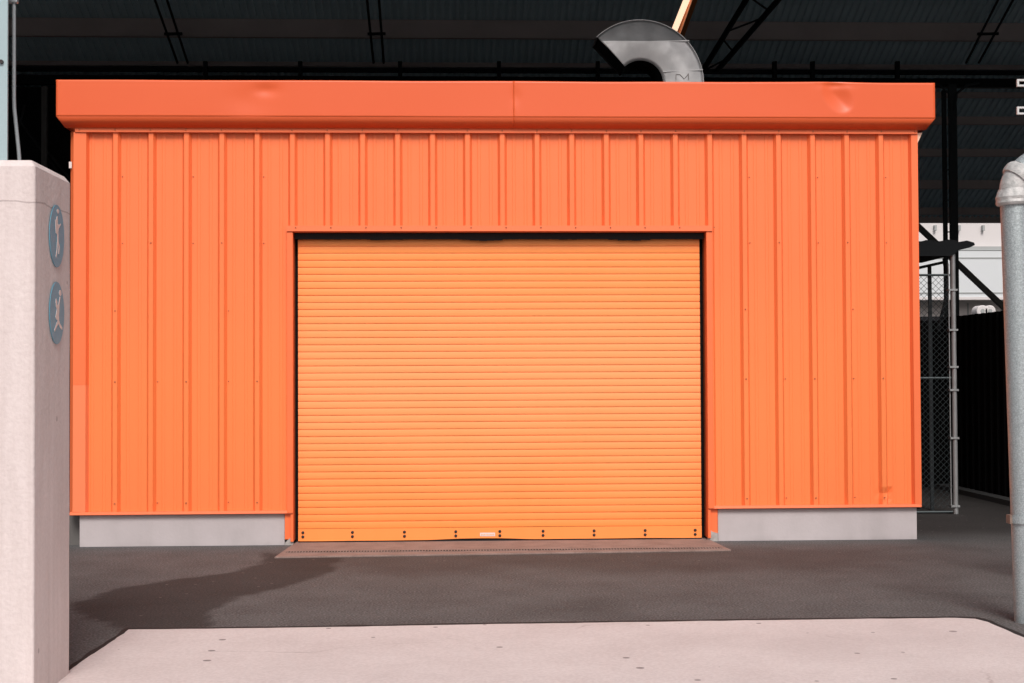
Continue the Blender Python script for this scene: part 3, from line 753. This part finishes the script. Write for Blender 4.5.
# ------------------------------------------------------------------ pale building outside
yW=HP(62,0)[0]
wb=thing('pale_warehouse','white clad warehouse seen through the bright gap behind the black fence','building',(25,yW,0))
def zr(row): return P(965,row,yW).z
wx0,wx1=8,48
MB().box((wx0,yW+.6,zr(250)-.2),(wx1,yW+12,zr(214)+2)).build('upper_wall',M_wh1,wb)
MB().box((wx0,yW+.2,zr(250)),(wx1,yW+.75,zr(246))).build('ridge_trim',M_gtrim,wb)
MB().box((wx0,yW,zr(297)),(wx1,yW+.5,zr(251))).build('canopy_panel',M_wh2,wb)
MB().box((wx0,yW-.05,zr(297)-.12),(wx1,yW+.6,zr(297)-.002)).build('gutter',M_wh1,wb)
for rr in (258,293):
    MB().box((wx0,yW-.02,zr(rr)-.03),(wx1,yW-.001,zr(rr)+.03)).build('panel_joint',M_gtrim,wb)
MB().box((wx0,yW+1.2,0),(wx1,yW+12,zr(299))).build('lower_wall',M_wh3,wb)
for px_ in (968,1002,1040):
    c=P(px_,310,yW+1.19); MB().box((c.x-.03,yW+1.17,0),(c.x+.03,yW+1.199,zr(302))).build('wall_joint',M_gtrim,wb)
for px_ in (935,959,983):
    c=P(px_,228,yW+.5); MB().box((c.x-.05,yW+.4,c.z-.12),(c.x+.05,yW+.58,c.z+.12)).build('hook',M_gtrim,wb)
for nm,px_,lab in (('a',982.5,'left of two small pale drums showing above the black fence'),('b',990,'right of two small pale drums showing above the black fence')):
    c=P(px_,311,HP(58,0)[0]); t=thing('drum',lab,'drum',(c.x,c.y,c.z-.35),'pale drums above the black fence')
    MB().tube([(c.x,c.y+.6,c.z),(c.x,c.y,c.z),(c.x,c.y-.02,c.z)],[.24,.24,.20],20).build('shell',M_wh1,t,smooth=True)
    MB().tube([(c.x,c.y-.022,c.z),(c.x,c.y-.035,c.z)],.09,14).build('hub',M_gtrim,t)
sh=MB().box((c.x-3,HP(57.5,0)[0],0),(c.x+4,HP(59,0)[0],c.z-.24)).build('dark_platform',M_hall); tag(sh,'low dark platform outside beneath the two pale drums','platform')

# ------------------------------------------------------------------ concrete pier with decals
pxr=P(70.3,400,CAM.y+7.10).x; y0=CAM.y+6.5; y1=CAM.y+7.10; ptop=G(0,0).z if False else None
pz=P(30,159.5,CAM.y+6.5).z
pier=MB()
pl=pxr-.75; ch=.014
prof=[(pl,y0)]+[(pxr-ch+ch*math.sin(q),y0+ch-ch*math.cos(q)) for q in [R(15*k) for k in range(7)]]+[(pxr,y1-ch),(pxr-ch,y1),(pl,y1)]
vs=[];nz=1
zs=[-.02,.0]+[pz*i/40 for i in range(1,40)]+[pz-.03,pz]
for i,z in enumerate(zs):
    ins=.022 if i==len(zs)-1 else 0
    for (x,y) in prof:
        cx_,cy_=(pl+pxr)/2,(y0+y1)/2
        vs.append((x-math.copysign(ins,x-cx_)+noise.noise(Vector((x*4,y*4,z*3)))*.002,y-math.copysign(ins,y-cy_)+noise.noise(Vector((x*4,y*4,z*3+9)))*.002,z))
n=len(prof)
pier.add(vs,[(j*n+i,j*n+(i+1)%n,(j+1)*n+(i+1)%n,(j+1)*n+i) for j in range(len(zs)-1) for i in range(n)]+[tuple((len(zs)-1)*n+i for i in range(n))])
po=pier.build('concrete_pier',M_conc,smooth=True); tag(po,'tall pinkish grey concrete pier at the left edge of the yard','pier')
def Q(px,py,x=pxr):                    # point on the pier's side plane
    d=ray(px,py); return CAM+d*((x-CAM.x)/d.x)
def decal(cx_,cy_,lab,shapes,cat='sign'):
    c=Q(cx_,cy_); e1=Q(cx_-7.2,cy_); e2=Q(cx_+7.4,cy_)
    ry=(e2.y-e1.y)/2; cyy=(e1.y+e2.y)/2
    zt_=Q(cx_,cy_-31.2).z; zb_=Q(cx_,cy_+31.2).z; rz=(zt_-zb_)/2; cz=(zt_+zb_)/2
    t=thing('round_sign',lab,cat,(pxr,cyy,cz),'round teal signs on the concrete pier')
    MB().prism([(pxr+.003,cyy+ry*math.cos(a_),cz+rz*math.sin(a_)) for a_ in [2*math.pi*k/48 for k in range(48)]],(.003,0,0)).build('disc',M_blue,t)
    mb=MB()
    def U(u,v): return (pxr+.0068,cyy+u*ry,cz+v*rz)
    for s in shapes:
        if s[0]=='c':
            _,u,v,ru,rv=s; mb.prism([U(u+ru*math.cos(a_),v+rv*math.sin(a_)) for a_ in [2*math.pi*k/16 for k in range(16)]],(.0015,0,0))
        else:
            mb.prism([U(u,v) for u,v in s[1]],(.0015+.0003*random.random(),0,0))
    mb.build('figure',M_cream,t)
# figure pictograms (u across, v up, in disc radii)
decal(55.6,236,'teal round sign of a standing figure with one raised arm, upper on the pier',[
  ('c',.05,.80,.14,.07),
  ('p',[(-.10,.62),(.0,.64),(.02,.42),(.18,.36),(.42,.44),(.44,.40),(.15,.24),(.08,.05),(.0,.05),(-.22,.08),(-.26,.2),(-.30,.5),(-.18,.5)]),
  ('p',[(-.04,.10),(.12,.10),(.14,-.15),(.30,-.32),(.22,-.56),(.14,-.56),(.16,-.34),(.06,-.22),(-.02,-.52),(-.18,-.70),(-.22,-.66),(-.08,-.42),(-.02,-.12)])])
decal(55.6,313,'teal round sign of a leaping figure reaching for a ball, lower on the pier',[
  ('c',.38,.66,.16,.10),
  ('c',-.15,.33,.11,.08),
  ('p',[(.30,.54),(.38,.52),(.24,.18),(.20,-.05),(.22,-.26),(.10,-.28),(-.02,-.24),(-.20,-.20),(-.26,-.14),(-.08,.12),(-.22,.20),(-.24,.44),(-.16,.46),(-.12,.26),(.02,.28),(.14,.26)]),
  ('p',[(.06,-.22),(.24,-.24),(.36,-.34),(.68,-.44),(.66,-.52),(.34,-.46),(.16,-.34),(-.10,-.44),(-.36,-.62),(-.44,-.56),(-.16,-.36)])])
# form tie holes
hl=thing('formwork_holes','small dark tie holes scattered down the pier side','hole',(pxr,y0,1.2)) if False else None

# pale blue column standing on pier, conduit beside
yC=CAM.y+6.85
ex=P(8,100,yC).x
t=thing('steel_column','pale blue grey steel column standing on the concrete pier','column',(ex-.1,yC,pz))
MB().box((ex-.24,yC-.01,pz),(ex,yC+.004,6)).build('flange',M_lblue,t)
MB().box((ex-.24,yC+.16,pz),(ex-.12,yC+.174,6)).build('flange',M_lblue,t)
MB().box((ex-.23,yC+.004,pz),(ex-.218,yC+.16,6)).build('web',M_lblue,t)
c=P(1.8,62,yC-.01); MB().tube([(c.x,yC-.012,c.z),(c.x,yC-.022,c.z)],.010,10).build('bolt',M_bolt,t)
yc=CAM.y+6.95
pts=[P(14,-160,yc),P(14,-40,yc),P(14,60,yc),P(14,98,yc),P(14.3,108,yc),P(15.3,118,yc),P(18.6,150,yc),P(19.6,163,yc)]
t=thing('conduit','grey conduit bending down onto the concrete pier beside the pale blue column','conduit',(pts[-1].x,yc,pz))
MB().tube(pts,.0095,10).build('pipe',M_cond,t,smooth=True)
c=P(11,1,yc); MB().box((c.x-.04,yc-.02,c.z-.012),(c.x+.035,yc+.012,c.z+.02)).build('clamp',M_cond,t,bevel=.005)

# ------------------------------------------------------------------ galvanised pipe post at right
base=G(1029,622); dP=base.y
rp=.080
yP=dP
top=P(1001,205,yP); bot=P(1014.5,600,yP)
A=Vector((bot.x+rp,yP,bot.z)); B=Vector((top.x+rp,yP,top.z)); dv=(A-B)/(B.z-A.z)
Bt=A+dv*(A.z-.0)
pp=thing('pipe_post','stout galvanised pipe post with cast elbow on top, at the right edge','post',(Bt.x,Bt.y,0))
MB().tube([Bt,B-dv*.02],rp,40).build('pipe',M_galvp,pp,smooth=True)
def ringtube(pts,rs,name,m): return MB().tube(pts,rs,40).build(name,m,pp,smooth=True)
# lower collar (rolled and lumpy)
def lump(center0,axis,prof,name,amp=.006,seed=0):
    axis=axis.normalized(); a=axis.cross(Vector((0,1,0))).normalized(); b=axis.cross(a); vs=[];n=56
    for s,r in prof:
        for k in range(n):
            q=2*math.pi*k/n; p=center0+axis*s; rr=r+amp*noise.noise(Vector((math.cos(q)*2.4,math.sin(q)*2.4,s*14+seed)))+amp*.5*noise.noise(Vector((math.cos(q)*7,math.sin(q)*7,s*50+seed)))
            vs.append(p+(a*math.cos(q)+b*math.sin(q))*rr)
    m=len(prof)
    return MB().add(vs,[(j*n+k,j*n+(k+1)%n,(j+1)*n+(k+1)%n,(j+1)*n+k) for j in range(m-1) for k in range(n)]+[tuple(range(n)),tuple(range((m-1)*n,m*n))]).build(name,M_cast,pp,smooth=True)
upv=-dv
lump(B,Vector((dv.x*-1,0,1)),[(-.004,rp),(-.002,rp+.016),(.012,rp+.024),(.028,rp+.020),(.045,rp+.024),(.062,rp+.018),(.078,rp+.012),(.095,rp+.004)],'elbow_collar',.007)
# elbow body curving up and right
E0=B+Vector((0,0,.085)); rad=.13
el=[]; rs=[]
for k in range(13):
    a_=R(k*3.4)
    el.append(E0+Vector((rad*(1-math.cos(a_)),0,rad*math.sin(a_)))); rs.append(rp+.004-.0*k)
MB().tube([E0-Vector((0,0,.03))]+el,[rp+.004]+rs,40).build('elbow',M_cast,pp,smooth=True)
ax=Vector((math.sin(R(41)),0,math.cos(R(41))))
lump(el[-1]-ax*.03,ax,[(-.002,rp),(.0,rp+.014),(.02,rp+.020),(.045,rp+.020),(.06,rp+.012),(.075,rp+.002)],'elbow_collar',.005,seed=5)
e=el[-1]+ax*.04
far=[e]; 
for k in range(1,7):
    a_=R(41+k*8); far.append(far[-1]+Vector((math.sin(a_),0,math.cos(a_)))*.04)
far.append(far[-1]+Vector((1.2,0,0)))
MB().tube(far,rp,40).build('cross_pipe',M_galvp,pp,smooth=True)
z=P(1014,519,yP).z; cxx=A.x+dv.x*(A.z-z)
MB().tube([(cxx,yP,z-.022),(cxx,yP,z+.022)],rp+.013,40).build('clamp_band',M_galvp,pp,smooth=False)
MB().box((cxx-rp-.022,yP-.03,z-.025),(cxx-rp-.004,yP+.03,z+.025)).build('clamp_lug',M('rusty_clamp',(.22,.16,.13),.7,var=.6,vscale=40),pp)

# white loops at top right, on a dark post just off the picture
yL=HP(9.5,0)[0]
for nm,(r0,r1) in (('upper',(79,86.5)),('lower',(106.5,114.5))):
    a=P(1017.2,r0,yL); b=P(1017.2,r1,yL)
    w=.26; th=.014
    t=MB(); t.box((a.x,yL,b.z),(a.x+th,yL+.02,a.z)); t.box((a.x+th,yL,a.z-th),(a.x+w,yL+.02,a.z)); t.box((a.x+th,yL,b.z),(a.x+w,yL+.02,b.z+th)); 
    o=t.build('bracket_loop',M_white,bevel=.002); tag(o,'%s of two small white square loops at the top right corner'%nm,'bracket','white loops at the top right')
MB_=MB().box((a.x+w-.02,yL+.021,0),(a.x+w+.12,yL+.16,4.2)).build('dark_post',M_colm); tag(MB_,'dark steel post off the right edge carrying two white loops','post')

# ------------------------------------------------------------------ light
w=bpy.data.worlds.new('World'); S.world=w; w.use_nodes=True
nt=w.node_tree; n=nt.nodes; l=nt.links
bg=n['Background']; sky=n.new('ShaderNodeTexSky'); sky.sky_type='NISHITA'; sky.sun_disc=False
EL,AZ=44,176      # sun behind the camera, a little to the right
sky.sun_elevation=R(EL); sky.sun_rotation=R(AZ); sky.air_density=1.2; sky.dust_density=4; sky.ozone_density=1
hs=n.new('ShaderNodeHueSaturation'); hs.inputs['Saturation'].default_value=.30
wt=n.new('ShaderNodeMix'); wt.data_type='RGBA'; wt.blend_type='MULTIPLY'; wt.inputs[0].default_value=1; wt.inputs[7].default_value=(1.04,.98,.98,1)
l.new(sky.outputs[0],hs.inputs['Color']); l.new(hs.outputs[0],wt.inputs[6]); l.new(wt.outputs[2],bg.inputs[0])
bg.inputs[1].default_value=.10
sd=bpy.data.lights.new('sun','SUN'); sd.energy=2.5; sd.angle=R(20); sd.color=(1,.93,.88)
so=bpy.data.objects.new('sun',sd); COL.objects.link(so)
# Nishita: rotation measured from +Y clockwise seen from above
sdir=Vector((math.sin(R(AZ))*math.cos(R(EL)),math.cos(R(AZ))*math.cos(R(EL)),math.sin(R(EL))))
so.rotation_euler=sdir.to_track_quat('Z','Y').to_euler(); so.location=(0,-20,15)
vs_=S.view_settings; vs_.view_transform='Standard'; vs_.look='None'; vs_.gamma=1; vs_.exposure=0; vs_.use_curve_mapping=False
S.display_settings.display_device='sRGB'
